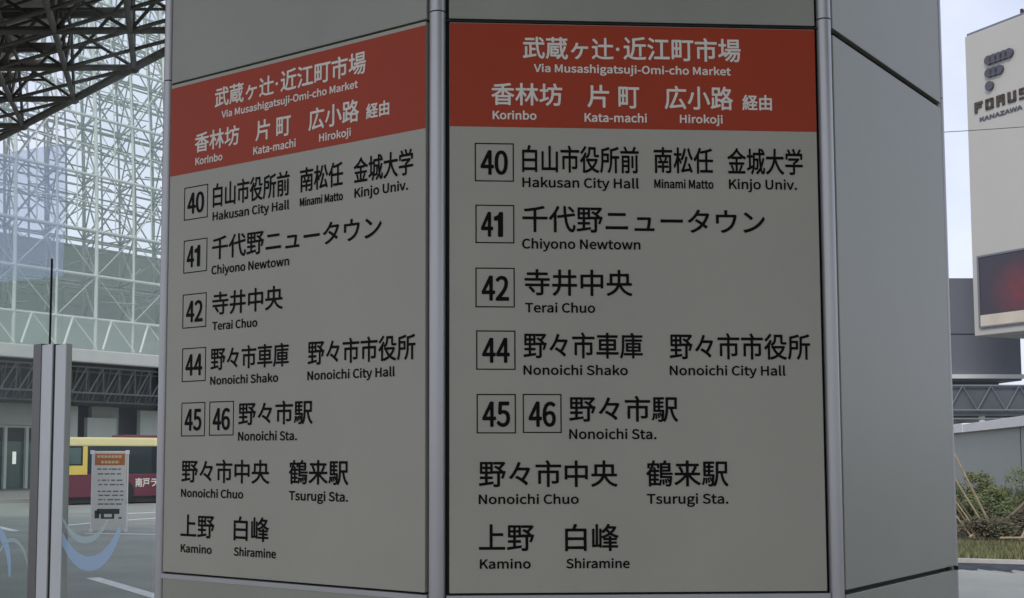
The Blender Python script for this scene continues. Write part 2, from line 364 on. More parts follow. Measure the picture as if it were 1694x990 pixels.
TEXTS = [
    ('kw', '武蔵ヶ辻', 0.1613, 0.3556, 2.6362, 2.6849),
    ('kw', '・', 0.3605, 0.3683, 2.6566, 2.6646),
    ('kw', '近江町市場', 0.3767, 0.6305, 2.6369, 2.6889),
    ('lw', 'Via Musashigatsuji-Omi-cho Market', 0.1845, 0.6084, 2.6079, 2.6254),
    ('kw', '香林坊', 0.0939, 0.2451, 2.5352, 2.584),
    ('kw', '片', 0.2982, 0.3452, 2.5333, 2.5828),
    ('kw', '町', 0.3648, 0.4099, 2.5324, 2.5795),
    ('kw', '広小路', 0.464, 0.6122, 2.532, 2.5837),
    ('kw', '経由', 0.6319, 0.6965, 2.5326, 2.567),
    ('lw', 'Korinbo', 0.0967, 0.1898, 2.5047, 2.5229),
    ('lw', 'Kata-machi', 0.292, 0.4256, 2.5023, 2.5211),
    ('lw', 'Hirokoji', 0.4964, 0.5891, 2.5028, 2.5207),
    ('box', '', 0.0589, 0.1414, 2.3716, 2.4536),
    ('num', '40', 0.071, 0.1288, 2.3857, 2.4384),
    ('k', '白山市役所前', 0.1588, 0.4074, 2.3921, 2.4509),
    ('k', '南松任', 0.4392, 0.5669, 2.3941, 2.4503),
    ('k', '金城大学', 0.5974, 0.7608, 2.3935, 2.4509),
    ('l', 'Hakusan City Hall', 0.1591, 0.4068, 2.3603, 2.3813),
    ('l', 'Minami Matto', 0.4395, 0.567, 2.3617, 2.3808),
    ('l', 'Kinjo Univ.', 0.6, 0.7473, 2.3619, 2.3831),
    ('box', '', 0.0602, 0.1419, 2.2406, 2.322),
    ('num', '41', 0.0717, 0.1236, 2.2541, 2.3069),
    ('k', '千代野', 0.1588, 0.329, 2.2649, 2.3212),
    ('k', 'ニュータウン', 0.3348, 0.6764, 2.2667, 2.317),
    ('l', 'Chiyono Newtown', 0.158, 0.4086, 2.2299, 2.2507),
    ('box', '', 0.06, 0.1423, 2.1055, 2.189),
    ('num', '42', 0.0729, 0.1303, 2.1194, 2.1722),
    ('k', '寺井中央', 0.1625, 0.3907, 2.1303, 2.1867),
    ('l', 'Terai Chuo', 0.1637, 0.3113, 2.0954, 2.1156),
    ('box', '', 0.0613, 0.1433, 1.9752, 2.0572),
    ('num', '44', 0.0737, 0.1313, 1.9895, 2.0419),
    ('k', '野々市車庫', 0.16, 0.4109, 1.9993, 2.0544),
    ('k', '野々市市役所', 0.468, 0.7681, 1.9985, 2.0544),
    ('l', 'Nonoichi Shako', 0.1598, 0.3789, 1.9649, 1.9849),
    ('l', 'Nonoichi City Hall', 0.4673, 0.7141, 1.9652, 1.9854),
    ('box', '', 0.0621, 0.1437, 1.8434, 1.9251),
    ('num', '45', 0.0739, 0.1318, 1.8566, 1.9095),
    ('box', '', 0.158, 0.239, 1.8444, 1.9254),
    ('num', '46', 0.1699, 0.2271, 1.8567, 1.9097),
    ('k', '野々市駅', 0.2548, 0.4841, 1.8674, 1.9221),
    ('l', 'Nonoichi Sta.', 0.2545, 0.4376, 1.8318, 1.8526),
    ('k', '野々市中央', 0.0666, 0.355, 1.7328, 1.7883),
    ('k', '鶴来駅', 0.4149, 0.5883, 1.7333, 1.7882),
    ('l', 'Nonoichi Chuo', 0.0661, 0.2735, 1.6982, 1.7179),
    ('l', 'Tsurugi Sta.', 0.4157, 0.5873, 1.6979, 1.7186),
    ('k', '上野', 0.0664, 0.1805, 1.6023, 1.6572),
    ('k', '白峰', 0.2444, 0.3561, 1.6015, 1.6576),
    ('l', 'Kamino', 0.0682, 0.1732, 1.5666, 1.586),
    ('l', 'Shiramine', 0.2464, 0.3783, 1.5665, 1.586),
]

def sign_board(a, b, label, strip=0.):
    ang, L = frame_mat(a, b)
    m_ = MB(); m_.box(.006, L - .006, -.001, .012, ZB + .003, ZT - .001 + strip)
    s = m_.build('sign_board', M['sign'], None, bevel=.0015); face_empty_obj(s, a, b); s['label'] = label
    m_ = MB(); m_.box(.0063, L - .0063, -.0016, -.0009, 2.4885, ZT - .0025); m_.build('red_header', M['red'], s)
    m_ = MB(); m_.box(.0, L, -.003, .010, ZB - .0125, ZB - .0015); m_.build('bottom_rail', M['post'], s)
    if not strip:
        m_ = MB(); m_.box(.0, L, -.002, .010, ZT + .0005, ZT + .0035); m_.build('top_gasket', M['rubber'], s)
    kx = L / .7991
    for kind, st, u0, u1, v0, v1 in TEXTS:
        r_ = (u0 * kx, u1 * kx, v0, v1)
        if kind == 'box':
            e = .0024; m_ = MB(); u0, u1 = r_[0], r_[1]
            m_.box(u0, u1, -.0017, -.0010, v0, v0 + e); m_.box(u0, u1, -.0017, -.0010, v1 - e, v1); m_.box(u0, u0 + e, -.0017, -.0010, v0 + e, v1 - e); m_.box(u1 - e, u1, -.0017, -.0010, v0 + e, v1 - e)
            m_.build('number_frame', M['black'], s)
        elif kind == 'num': text('route_number', st, r_, M['black'], s, 'box', .0015, .0018)
        elif kind == 'k': text('lettering', st, r_, M['black'], s, 'box', .0008, .0018)
        elif kind == 'kw': text('lettering', st, r_, M['white_v'], s, 'box', .0009, .0020)
        elif kind == 'l': text('lettering', st, r_, M['black'], s, 'cap', .0007, .0018)
        elif kind == 'lw': text('lettering', st, r_, M['white_v'], s, 'cap', .0007, .0020)
    return s
sign_board(A, B, 'left route board, red header over white panel, seen at an angle', .0075)
sign_board(B2, C, 'front route board, red header over white panel, facing the viewer')

# ================================================================== glass wind screen at the pillar
ws = empty('glass_windscreen', (-.735, 3.06, 0), math.atan2(.57, -.565)); WS = ws
tag(ws, 'clear glass wind screen with metal post and blue frosted swirls, left of the pillar', 'glass screen')
# local x runs away from the pillar; camera side is local +y
def wsb(name, m_, *a, bevel=0): return box(name, m_, ws, *a, bevel=bevel)
wsb('glass_pane', M['pane'], .02, .50, -.005, .005, .06, 4.3)
wsb('glass_pane', M['pane'], .578, 1.9, -.003, .003, .06, 2.352)
wsb('post', M['alum_shade'], .604, .652, -.010, .012, 0, 2.112, bevel=.002)  # side face of the aluminium post, painted darker as its shaded side
wsb('post', M['alum'], .541, .603, -.009, .010, 0, 2.108, bevel=.002)
wsb('gasket', M['rubber'], .523, .540, -.006, .006, 0, 2.106)
wsb('post', M['alum'], .462, .522, -.009, .010, 0, 2.103, bevel=.002)
wsb('pane_edge', M['rubber'], .5762, .5776, -.003, .003, 2.108, 2.352)
wsb('bottom_rail', M['alum'], .02, 1.9, -.014, .014, 0, .058)
def arc(cx, cz, r, a0, a1, w0, w1, m_):
    mm = MB(); n_ = 40; pts = []
    for i in range(n_ + 1):
        t_ = i / n_; a = R(a0 + (a1 - a0) * t_); wd = w0 + (w1 - w0) * math.sin(math.pi * t_) ** .7
        for s_ in (-.5, .5):
            rr = r + wd * s_; pts.append((cx + rr * math.cos(a), .0062, cz + rr * math.sin(a)))
    mm.poly(pts, [(2 * i, 2 * i + 1, 2 * i + 3, 2 * i + 2) for i in range(n_)])
    return mm.build('frost_swirl', m_, ws)
arc(.325, 1.70, .185, 208, 330, .014, .038, M['swirl_b'])
arc(.345, 1.735, .160, 220, 320, .005, .018, M['swirl_t'])
arc(.90, 1.46, .125, 60, 185, .010, .032, M['swirl_b'])
arc(.76, 1.45, .105, 20, 175, .003, .012, M['swirl_t'])
arc(.30, 1.05, .26, 20, 160, .004, .03, M['swirl_b'])
# far screen, sky reflection painted as a pale upper film
fs = empty('glass_screen', (-4.95, 15.5, -.15), math.atan2(.55, -1)); tag(fs, 'tall glass screen with sky reflection painted pale blue, farther off at the left edge', 'glass screen')
for x0_, x1_ in ((0, 1.9), (1.92, 4.2)):
    box('glass_pane', M['pane'], fs, x0_, x1_, -.006, .006, .1, 4.16); box('glass_pane', M['pane_sky'], fs, x0_, x1_, -.006, .006, 4.19, 5.9)
box('bottom_rail', M['alum'], fs, 0, 4.2, -.03, .03, 0, .1)

# ================================================================== banner stand
bn = empty('banner_stand', (-8.78, 31.6, -.15)); tag(bn, 'white banner with orange header on a slim frame standing on the road before the bus', 'banner')
BW, BH = .43, 2.03
f = MB(); f.tube((-BW - .02, 0, .0), (-BW - .02, 0, BH), .02); f.tube((BW + .02, 0, .0), (BW + .02, 0, BH), .02); f.tube((-BW, 0, BH - .01), (BW, 0, BH - .01), .015); f.tube((-BW, 0, .06), (BW, 0, .06), .015)
f.tube((-BW, 0, BH * .6), (-BW * .5, .6, 0), .014); f.tube((BW, 0, BH * .6), (BW * .5, .6, 0), .014); f.build('frame', M['white'], bn, True)
box('sheet', M['banner'], bn, -BW, BW, -.03, -.024, .05, BH - .02)
sh = bn.children[-1]
box('header', M['b_head'], bn, -BW + .05, BW - .05, -.034, -.031, BH - .35, BH - .06)
rnd = random.Random(3)
for r_, (z_, nn_) in enumerate([(1.58, 2), (1.46, 3), (1.30, 3), (1.19, 2), (1.02, 3), (.92, 2), (.81, 2), (.70, 3)]):
    x = -BW + .1 + rnd.random() * .06
    while x < BW - .12:
        l = .04 + rnd.random() * .12; x2 = min(BW - .07, x + l); box('print_mark', M['b_grey'], bn, x, x2, -.0335, -.031, z_ - .018, z_ + .018); x = x2 + .02 + rnd.random() * .035
for z_, a_, b_ in ((BH - .13, -.32, .3), (BH - .27, -.22, .24)):
    x = a_
    while x < b_: box('header_mark', M['b_tan'], bn, x, min(b_, x + .07), -.0365, -.0345, z_ - .035, z_ + .03); x += .09
pb = MB(); pb.box(-.30, .27, -.0335, -.031, .45, .58); pb.box(-.36, -.24, -.0335, -.031, .34, .54); pb.box(-.2, -.12, -.0335, -.031, .33, .45); pb.box(-.12, .12, -.0335, -.031, .33, .37); pb.box(.08, .14, -.0335, -.031, .33, .45); pb.box(.25, .33, -.0335, -.031, .33, .37); pb.build('picture', M['b_black'], bn)
for sx in (-1, 1):
    for z_ in (.03, BH - .02): box('corner_clip', M['white'], bn, sx * (BW + .015) - .05, sx * (BW + .015) + .05, -.045, -.035, z_ - .05, z_ + .05)

# ================================================================== bus
bd = Vector((.8, .6, 0)); bus = empty('city_bus', (-15.05, 47.9, -.15), math.atan2(bd.y, bd.x)); tag(bus, 'maroon and yellow city bus with dark windows waiting before the station', 'bus')
# local x along the bus (front at x=0), camera side local -y, width +y
BL, BWd = 10.6, 2.45
bo = MB(); bo.box(0, BL, 0, BWd, .28, 1.19); bo.build('body', M['maroon'], bus, bevel=.04)
bo = MB(); bo.box(0.01, BL - .01, .012, BWd - .012, 1.193, 2.27); bo.build('window_band', M['dglass'], bus)
bo = MB(); bo.box(-.02, BL + .02, -.02, BWd + .02, 2.275, 2.62); o = bo.build('roof', M['yellow_l'], bus, bevel=.06)
bo = MB(); bo.box(2.6, 6.4, .5, BWd - .5, 2.621, 2.74); o2 = bo.build('roof_unit', M['maroon'], bus, bevel=.05)
bo = MB(); bo.box(0, .70, -.012, .008, 1.17, 1.52); bo.build('yellow_panel', M['yellow'], bus)
bo = MB(); bo.box(.701, .88, -.012, .008, 1.17, 2.274); bo.build('yellow_panel', M['yellow'], bus)
bo = MB(); bo.box(0, .06, -.012, .008, 1.521, 2.274); bo.build('yellow_panel', M['yellow'], bus)
bo = MB(); bo.box(-.012, .009, .1, BWd - .1, 1.2, 2.27); bo.build('windscreen', M['dglass'], bus)
for x in (2.2, 3.6, 5.5, 6.9, 8.3, 9.7):
    box('window_pillar', M['rubber'], bus, x - .04, x + .04, -.004, .01, 1.25, 2.265)
box('side_window', M['teal'], bus, .14, .62, -.006, .010, 1.58, 2.2)
def wheel(x, y):
    m_ = MB(); m_.tube((x, y - .0, .46), (x, y + .28, .46), .46, 28); wv = m_.build('wheel', M['tyre'], bus, True)
    m_ = MB(); m_.tube((x, y - .012, .46), (x, y + .03, .46), .2, 20); m_.build('hub', M['hub'], wv, True)
for x in (2.35, 7.9): wheel(x, -.02); wheel(x, BWd - .26)
box('underbody', M['dark'], bus, .1, BL - .1, .1, BWd - .1, .06, .31)
text('side_lettering', '南戸ラ', (2.85, 3.75, .66, 1.02), M['white_v'], bus, 'box', .008, .012)
m_ = MB(); m_.box(-.16, -.02, -.16, -.06, 1.7, 2.0); m_.build('mirror', M['rubber'], bus, bevel=.01)

# ================================================================== glass dome and station concourse
dome = empty('glass_dome', tuple(O), math.atan2(T.y, T.x)); tag(dome, 'huge glass dome on a pale green steel lattice above the station entrance', 'dome')
def lean(z): return .0035 * max(0, z - 9) ** 2     # inward curve with height
NB = range(-10, 16)
PX = 2.47; X0 = 1.0
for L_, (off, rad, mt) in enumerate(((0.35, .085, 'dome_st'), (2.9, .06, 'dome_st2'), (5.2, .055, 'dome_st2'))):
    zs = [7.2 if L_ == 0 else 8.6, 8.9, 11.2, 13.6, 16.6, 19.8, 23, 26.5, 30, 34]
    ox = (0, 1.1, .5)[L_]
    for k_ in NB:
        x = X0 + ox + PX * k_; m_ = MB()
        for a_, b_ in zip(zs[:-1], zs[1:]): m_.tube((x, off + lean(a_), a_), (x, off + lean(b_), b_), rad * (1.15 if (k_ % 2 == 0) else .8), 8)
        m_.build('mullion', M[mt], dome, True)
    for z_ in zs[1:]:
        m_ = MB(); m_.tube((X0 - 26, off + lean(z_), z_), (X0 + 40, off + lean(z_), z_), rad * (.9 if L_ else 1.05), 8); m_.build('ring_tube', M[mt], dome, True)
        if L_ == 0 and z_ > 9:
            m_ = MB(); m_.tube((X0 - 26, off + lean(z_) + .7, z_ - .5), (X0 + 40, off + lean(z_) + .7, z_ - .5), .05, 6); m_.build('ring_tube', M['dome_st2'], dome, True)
br = MB(); br2 = MB(); rr_ = random.Random(5)
zs = [8.9, 11.2, 13.6, 16.6, 19.8, 23, 26.5, 30, 34]
for k_ in NB:
    x = X0 + PX * k_
    for q_, (a_, b_) in enumerate(zip(zs[:-1], zs[1:])):
        ya, yb = .35 + lean(a_), .35 + lean(b_)
        if (k_ + q_) % 2: br.tube((x, ya, a_), (x + PX, yb, b_), .026, 6)
        else: br.tube((x + PX, ya, a_), (x, yb, b_), .026, 6)
        if q_ >= 2:
            h_ = (a_ + b_) / 2; m1 = .35 + lean(h_)
            br.tube((x, m1, h_), (x + PX, m1, h_), .035, 5); br.tube((x + PX / 2, ya, a_), (x + PX / 2, yb, b_), .035, 5)
            br2.tube((x + 1.1, ya + 2.55, a_), (x + 1.1 + PX, yb + 2.55, b_), .045, 5); br2.tube((x + 1.1 + PX, ya + 2.55, a_), (x + 1.1, yb + 2.55, b_), .045, 5)
            br2.tube((x + .5, ya + 4.85, a_), (x + .5 + PX, yb + 4.85, b_), .045, 5); br2.tube((x + 1.7, ya + 4.85, a_), (x + 1.7, yb + 4.85, b_), .06, 5)
            br2.tube((x + 1.1, m1 + 2.55, h_ + .4), (x + 1.1 + PX, m1 + 2.55, h_ + .4), .05, 5); br2.tube((x + .5, m1 + 4.85, h_ - .5), (x + .5 + PX, m1 + 4.85, h_ - .5), .06, 5)
        for _ in range(5):      # maintenance gangways, cables and small stays inside the lattice
            u_ = rr_.uniform(0, PX); v_ = rr_.uniform(.6, 6.0); z_ = rr_.uniform(a_, b_); k2 = rr_.random()
            if b_ > 14.2: z_ = max(z_, 14)
            e_ = (u_ + rr_.uniform(.8, 2.6), v_ + rr_.uniform(-.8, .8), z_ + (rr_.uniform(-.15, .15) if k2 < .4 else rr_.uniform(-1.6, 1.6)))
            br2.tube((x + u_, v_ + lean(z_), z_), (x + e_[0], e_[1] + lean(z_), e_[2]), rr_.uniform(.02, .045), 5)
        # web between the layers
        br2.tube((x, ya, a_), (x + 1.1, yb + 2.55, b_), .05, 6); br2.tube((x, yb, b_), (x + 1.1, ya + 2.55, a_), .045, 6)
        br2.tube((x, yb, b_), (x + 1.1, yb + 2.55, b_), .05, 6)
        br2.tube((x + 1.1, ya + 2.55, a_), (x + .5 + PX, yb + 4.85, b_), .05, 6)
        if q_ >= 2:
            zc = (a_ + b_) / 2
            br2.tube((x, (ya + yb) / 2, zc), (x + PX, (ya + yb) / 2 + 2.5, zc + .4), .045, 6); br2.tube((x + 1.1, ya + 2.5, a_), (x + 1.1 + PX, yb + 2.5, b_), .055, 6)
            br2.tube((x + PX, (ya + yb) / 2, zc - .5), (x + .4, (ya + yb) / 2 + 2.5, zc + .8), .04, 6)
    # skirt struts
    br.tube((x + .2, -.05, 7.3), (x + 1.0, .3, 8.9), .06, 6); br.tube((x + 2.3, -.05, 7.3), (x + 1.0, .3, 8.9), .035, 6)
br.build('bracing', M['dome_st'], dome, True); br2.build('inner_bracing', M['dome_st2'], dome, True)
gl = MB()
for a_, b_ in zip([7.3] + zs[:-1], zs):
    gl.poly([(X0 - 26, .2 + lean(a_), a_), (X0 + 40, .2 + lean(a_), a_), (X0 + 40, .2 + lean(b_), b_), (X0 - 26, .2 + lean(b_), b_)], [(0, 1, 2, 3)])
gl.build('glazing', M['dome_gl'], dome)
sk = MB(); sk.box(X0 - 26, X0 + 40, 1.2, 1.35, 7.3, 8.95); sk.box(X0 - 26, X0 + 40, 6.2, 6.4, 8.0, 13.9); sk.build('skirt_wall', M['dome_skirt'], dome)

st = empty('station_concourse', tuple(O), math.atan2(T.y, T.x)); tag(st, 'station concourse with white eave, dark truss soffit and pale wall panels under the dome', 'building')
b_ = MB(); b_.box(-26, 41, -.35, .15, 6.55, 7.22); b_.build('eave_beam', M['eave'], st, bevel=.06)
b_ = MB(); b_.box(-26, 41, .16, 12, 7.0, 7.18); b_.build('roof_slab', M['concrete'], st)
b_ = MB(); b_.box(-26, 41, 2.2, 2.4, 4.45, 6.99); b_.build('soffit_wall', M['dark'], st)
tr = MB()
for off, zt, zb, r_ in ((.2, 6.35, 5.0, .05), (1.4, 6.2, 4.6, .05)):
    tr.tube((-26, off, zt), (41, off, zt), r_, 6); tr.tube((-26, off, zb), (41, off, zb), r_, 6)
    x = -26
    while x < 41:
        tr.tube((x, off, zb), (x + .9, off, zt), .04, 6); tr.tube((x + .9, off, zt), (x + .9, off, zb), .025, 5); x += 1.05
x = -26
while x < 41:
    tr.tube((x, .2, 5.0), (x + .6, 1.4, 4.6), .03, 5); tr.tube((x, .2, 6.35), (x + .5, 1.4, 4.6), .03, 5); x += .7
tr.build('soffit_truss', M['tube2'], st, True)
b_ = MB(); b_.box(-26, 41, 5.5, 5.8, 0, 6.9); b_.build('wall', M['gfac'], st)
for a0, a1, z0, z1, mt, off in ((-9, 5.2, 3.35, 4.5, 'concrete', 3.9), (5.6, 6.0, 0, 4.5, 'concrete_l', 3.7), (6.9, 7.5, 0, 4.45, 'concrete_l', 3.7),
        (8.3, 10.3, 0, 3.85, 'concrete_l', 3.9), (8.8, 10.2, 3.86, 4.5, 'concrete', 4.2), (12.0, 13.9, 0, 4.35, 'concrete_l', 3.9), (10.4, 11.0, 0, 4.5, 'concrete', 4.6), (16, 18, 0, 4.4, 'concrete_l', 3.9), (20, 24, 0, 4, 'concrete', 3.9)):
    b_ = MB(); b_.box(a0, a1, off, off + .3, z0, z1); b_.build('wall_panel', M[mt], st)
b_ = MB(); b_.box(-9, 5.5, 4.4, 4.5, 2.5, 3.34); b_.build('dark_opening', M['dark'], st)  # dark sheet filling the upper door opening
b_ = MB(); b_.box(-9, 5.5, 4.45, 4.55, 0, 2.5); b_.build('shop_glazing', M['teal'], st)
for x in (-6, -3.5, -1, 1.2, 2.6, 3.3, 4.6, 5.3):
    b_ = MB(); b_.box(x, x + .16 if x != 2.6 else x + .3, 4.2, 4.38, 0, 3.3); b_.build('door_frame', M['concrete_l'], st)
b_ = MB(); b_.box(-9, 5.5, 4.15, 4.37, 3.22, 3.34); b_.build('door_head', M['concrete_l'], st)
lp = bpy.data.materials.new('bright_panel'); lp.use_nodes = True; q_ = lp.node_tree.nodes['Principled BSDF']; q_.inputs['Emission Color'].default_value = (1, .98, .92, 1); q_.inputs['Emission Strength'].default_value = .55
b_ = MB(); b_.box(3.75, 3.95, 4.1, 4.14, 1.3, 1.95); b_.build('bright_panel', lp, st)  # small emissive panel, a bright spot before the glazing

# ================================================================== right side: department store
FA = Vector((37.85, 90, 0)); FD = Vector((.4217, -.9068, 0)); FN = Vector((.9068, .4217, 0))
fo = empty('department_store', tuple(FA), math.atan2(FD.y, FD.x)); tag(fo, 'beige windowless department store with dark logo letters and a big screen', 'building')
# local x along the face, local +y away from the street
b_ = MB(); b_.box(0, 30, 0, 18, 10.4, 32.76); b_.build('wall', M['beige'], fo, bevel=.06)
b_ = MB(); b_.box(1.8, 29, 3, 17, -.15, 10.39); b_.build('podium', M['white'], fo)
b_ = MB(); b_.box(.1, 30, .1, 17.9, 32.77, 32.95); b_.build('coping', M['gfac'], fo)
rl = MB()
for x in (4.1, 5.2, 6.6, 8, 9.4): rl.tube((x, 1.2, 32.9), (x, 1.2, 33.7), .12)
rl.tube((4.1, 1.2, 33.5), (11, 1.2, 33.5), .06); rl.build('roof_railing', M['dark'], fo)
b_ = MB(); b_.box(.7, 22, -.10, -.002, 11.86, 16.05); scr = b_.build('video_screen', M['screen'], fo)
b_ = MB(); b_.box(.7, 22, -.14, -.002, 11.05, 11.85); b_.build('cream_band', M['beige2'], fo)
b_ = MB(); b_.box(.55, .69, -.16, -.002, 10.95, 16.2); b_.box(.69, 22, -.16, -.002, 16.06, 16.2); b_.box(.69, 22, -.16, -.002, 10.92, 11.04); b_.build('screen_frame', M['gfac'], fo)
def blob(x0, x1, z, r, n_):
    m_ = MB()
    for i in range(n_):
        x = x0 + (x1 - x0) * i / max(1, n_ - 1); m_.tube((x, -.22, z), (x, -.01, z), r, 20)
        if i: m_.box(x - (x1 - x0) / (n_ - 1), x, -.215, -.01, z - r * .88, z + r * .88)
    return m_.build('logo_bar', M['logo'], fo)
blob(2.2, 4.0, 30.32, .34, 5); blob(2.2, 3.1, 29.38, .34, 3); blob(2.2, 2.2, 28.42, .34, 1)
def letters(s, x, z, cw, ch, st_, gap, th=.16, mt='letter'):
    """blocky raised letters on the facade"""
    for c_ in s:
        m_ = MB(); B_ = lambda a, b, c, d: m_.box(x + a * cw, x + b * cw, -th, -.01, z + c * ch, z + d * ch)
        e = st_
        if c_ == 'F': B_(0, e, 0, 1); B_(e, 1, 1 - e * .8, 1); B_(e, .85, .42, .42 + e * .75)
        elif c_ == 'O': B_(0, e, .06, .94); B_(1 - e, 1, .06, .94); B_(.06, .94, .94 - e * .6, 1); B_(.06, .94, 0, .06 + e * .6)
        elif c_ == 'R': B_(0, e, 0, 1); B_(e, .94, 1 - e * .75, 1); B_(1 - e, 1, .5, .96); B_(e, .94, .42, .42 + e * .7); B_(1 - e, 1, 0, .40)
        elif c_ == 'U': B_(0, e, .06, 1); B_(1 - e, 1, .06, 1); B_(.06, .94, 0, .06 + e * .6)
        elif c_ == 'S': B_(.04, 1, 1 - e * .6, 1); B_(0, e, .5, .96); B_(.02, .98, .42, .42 + e * .6); B_(1 - e, 1, .04, .45); B_(0, .96, 0, e * .6)
        m_.build('letter', M[mt], fo); x += cw + gap
letters('FORUS', .74, 26.74, .72, .80, .33, .26, .09)
text('sub_lettering', 'KANAZAWA', (1.15, 4.9, 26.02, 26.36), M['logo'], fo, 'box', .03, .05)

gb = empty('grey_building', (30, 100, -.15)); tag(gb, 'plain grey slab building behind the beige department store', 'building')
b_ = MB(); b_.box(0, 15.75, 0, 18, 7.9, 16.25); b_.build('wall', M['gfac'], gb)
b_ = MB(); b_.box(0, 15.75, -.01, .0, 11.62, 11.72); b_.box(9.5, 9.58, -.012, 0, 8.2, 11.6); b_.build('panel_joint', M['dark'], gb)
b_ = MB(); b_.box(-.1, 15.9, -.6, .2, 8.05, 8.38); b_.build('cornice', M['white'], gb)
b_ = MB(); b_.box(.5, 15.2, 3, 17, .0, 7.9); b_.build('ground_floor', M['gfac'], gb)
# covered walkway with trusses in front of it
cw = empty('covered_walkway', (24, 78, -.15), 0); tag(cw, 'dark covered walkway with truss roof in front of the grey building', 'walkway')
b_ = MB(); b_.box(0, 20, .6, 5, 4.4, 6.35); b_.build('roof', M['walk'], cw)
t_ = MB()
for z_ in (4.2, 6.3, 4.75): t_.tube((0, .4, z_), (20, .4, z_), .06)
for i in range(11):
    t_.tube((i * 1.8, .4, 4.75), (i * 1.8 + .9, .4, 6.3), .035); t_.tube((i * 1.8 + .9, .4, 6.3), (i * 1.8 + 1.8, .4, 4.75), .03)
t_.build('truss', M['gfac'], cw, True)
for x in (.5, 5, 9.5, 14, 18.5):
    m_ = MB(); m_.tube((x, 1, 0), (x, 1, 4.4), .2, 12); m_.build('leg', M['concrete_l'], cw, True)
b_ = MB(); b_.box(0, 20, 3.6, 3.8, 0, 4.3); b_.build('back_wall', M['concrete'], cw)
for i, x in enumerate((5.6, 7.4, 8.1, 9.0, 10.6)):
    b_ = MB(); b_.box(x, x + .5, 3.4, 3.59, 1.4 + .3 * (i % 2), 4.0); b_.build('poster', M[('banner', 'timber', 'b_tan', 'leaf_b', 'eave')[i]], cw)

# ramp parapet
PA = Vector((14.2, 29.0, 0)); PD = Vector((3.9, 16.3, 0)).normalized()
rw = empty('ramp_parapet', (PA.x, PA.y, 0), math.atan2(PD.y, PD.x)); tag(rw, 'grey panelled parapet wall with white coping rising above the hedge', 'wall')
# local y + is left / towards the viewer's side
b_ = MB(); b_.box(-8, 24, -.12, .12, 0, 2.53); b_.build('wall', M['wallg'], rw)
b_ = MB(); b_.box(-8, 12.5, -.28, .28, 2.532, 2.80); b_.build('coping', M['white'], rw, bevel=.01)
b_ = MB(); b_.box(12.5, 24, -.30, .30, 2.536, 2.84); b_.build('coping', M['white'], rw, bevel=.01)
for x in (-3, 4.2, 19): box('panel_joint', M['dark'], rw, x - .03, x + .03, .12, .126, .3, 2.525)

# planting bed
bed = MB(); BP = [(6.5, 23.72), (9.148, 22.66), (10.116, 22.30), (16, 20.2), (22, 19), (22, 50), (6.5, 50)]
bed.prism(BP, -.149, -.085); tag(bed.build('planting_bed', M['soil']), kind='structure')
kb = MB()
for a_, b_ in zip(BP[:4], BP[1:5]): kb.bar((a_[0], a_[1], -.115), (b_[0], b_[1], -.115), .2, .076)
kb.bar((6.5, 23.6, -.116), (6.5, 50, -.116), .2, .076)
tag(kb.build('bed_kerb', M['kerb']), kind='structure')
def front(x):
    for a_, b_ in zip(BP[:4], BP[1:5]):
        if a_[0] <= x <= b_[0]: return a_[1] + (b_[1] - a_[1]) * (x - a_[0]) / (b_[0] - a_[0])
    return 22
band = MB()  # dark band of ground along the kerb, ragged at its front edge
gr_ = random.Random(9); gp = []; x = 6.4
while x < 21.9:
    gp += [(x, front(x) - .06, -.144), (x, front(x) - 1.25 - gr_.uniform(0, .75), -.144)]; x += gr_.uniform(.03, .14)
band.poly(gp, [(2 * i, 2 * i + 1, 2 * i + 3, 2 * i + 2) for i in range(len(gp) // 2 - 1)])
M['dark_band'] = mat('asphalt_dark', (.07, .075, .085), .95, 0, spec=.05, var=.4, vscale=4)
tag(band.build('dark_band', M['dark_band']), kind='structure')
# grass
rg = random.Random(11); gr = MB()
for i in range(26000):
    x = rg.uniform(7, 18); y = front(x) + .12 + (rg.random() ** 1.2) * 4.6
    if y > 27.4: continue
    h = rg.uniform(.05, .15); a = rg.random() * 6.28; w_ = .012; dx, dy = math.cos(a) * w_, math.sin(a) * w_; lx, ly = rg.uniform(-.05, .05), rg.uniform(-.05, .05)
    gr.poly([(x - dx, y - dy, -.085), (x + dx, y + dy, -.085), (x + lx, y + ly, -.085 + h)], [(0, 1, 2)], 0 if rg.random() < .55 else 1)
tag(gr.build('grass', [M['grass'], M['grass2']]), kind='stuff', label='short patchy grass strip behind the kerb', cat='grass')
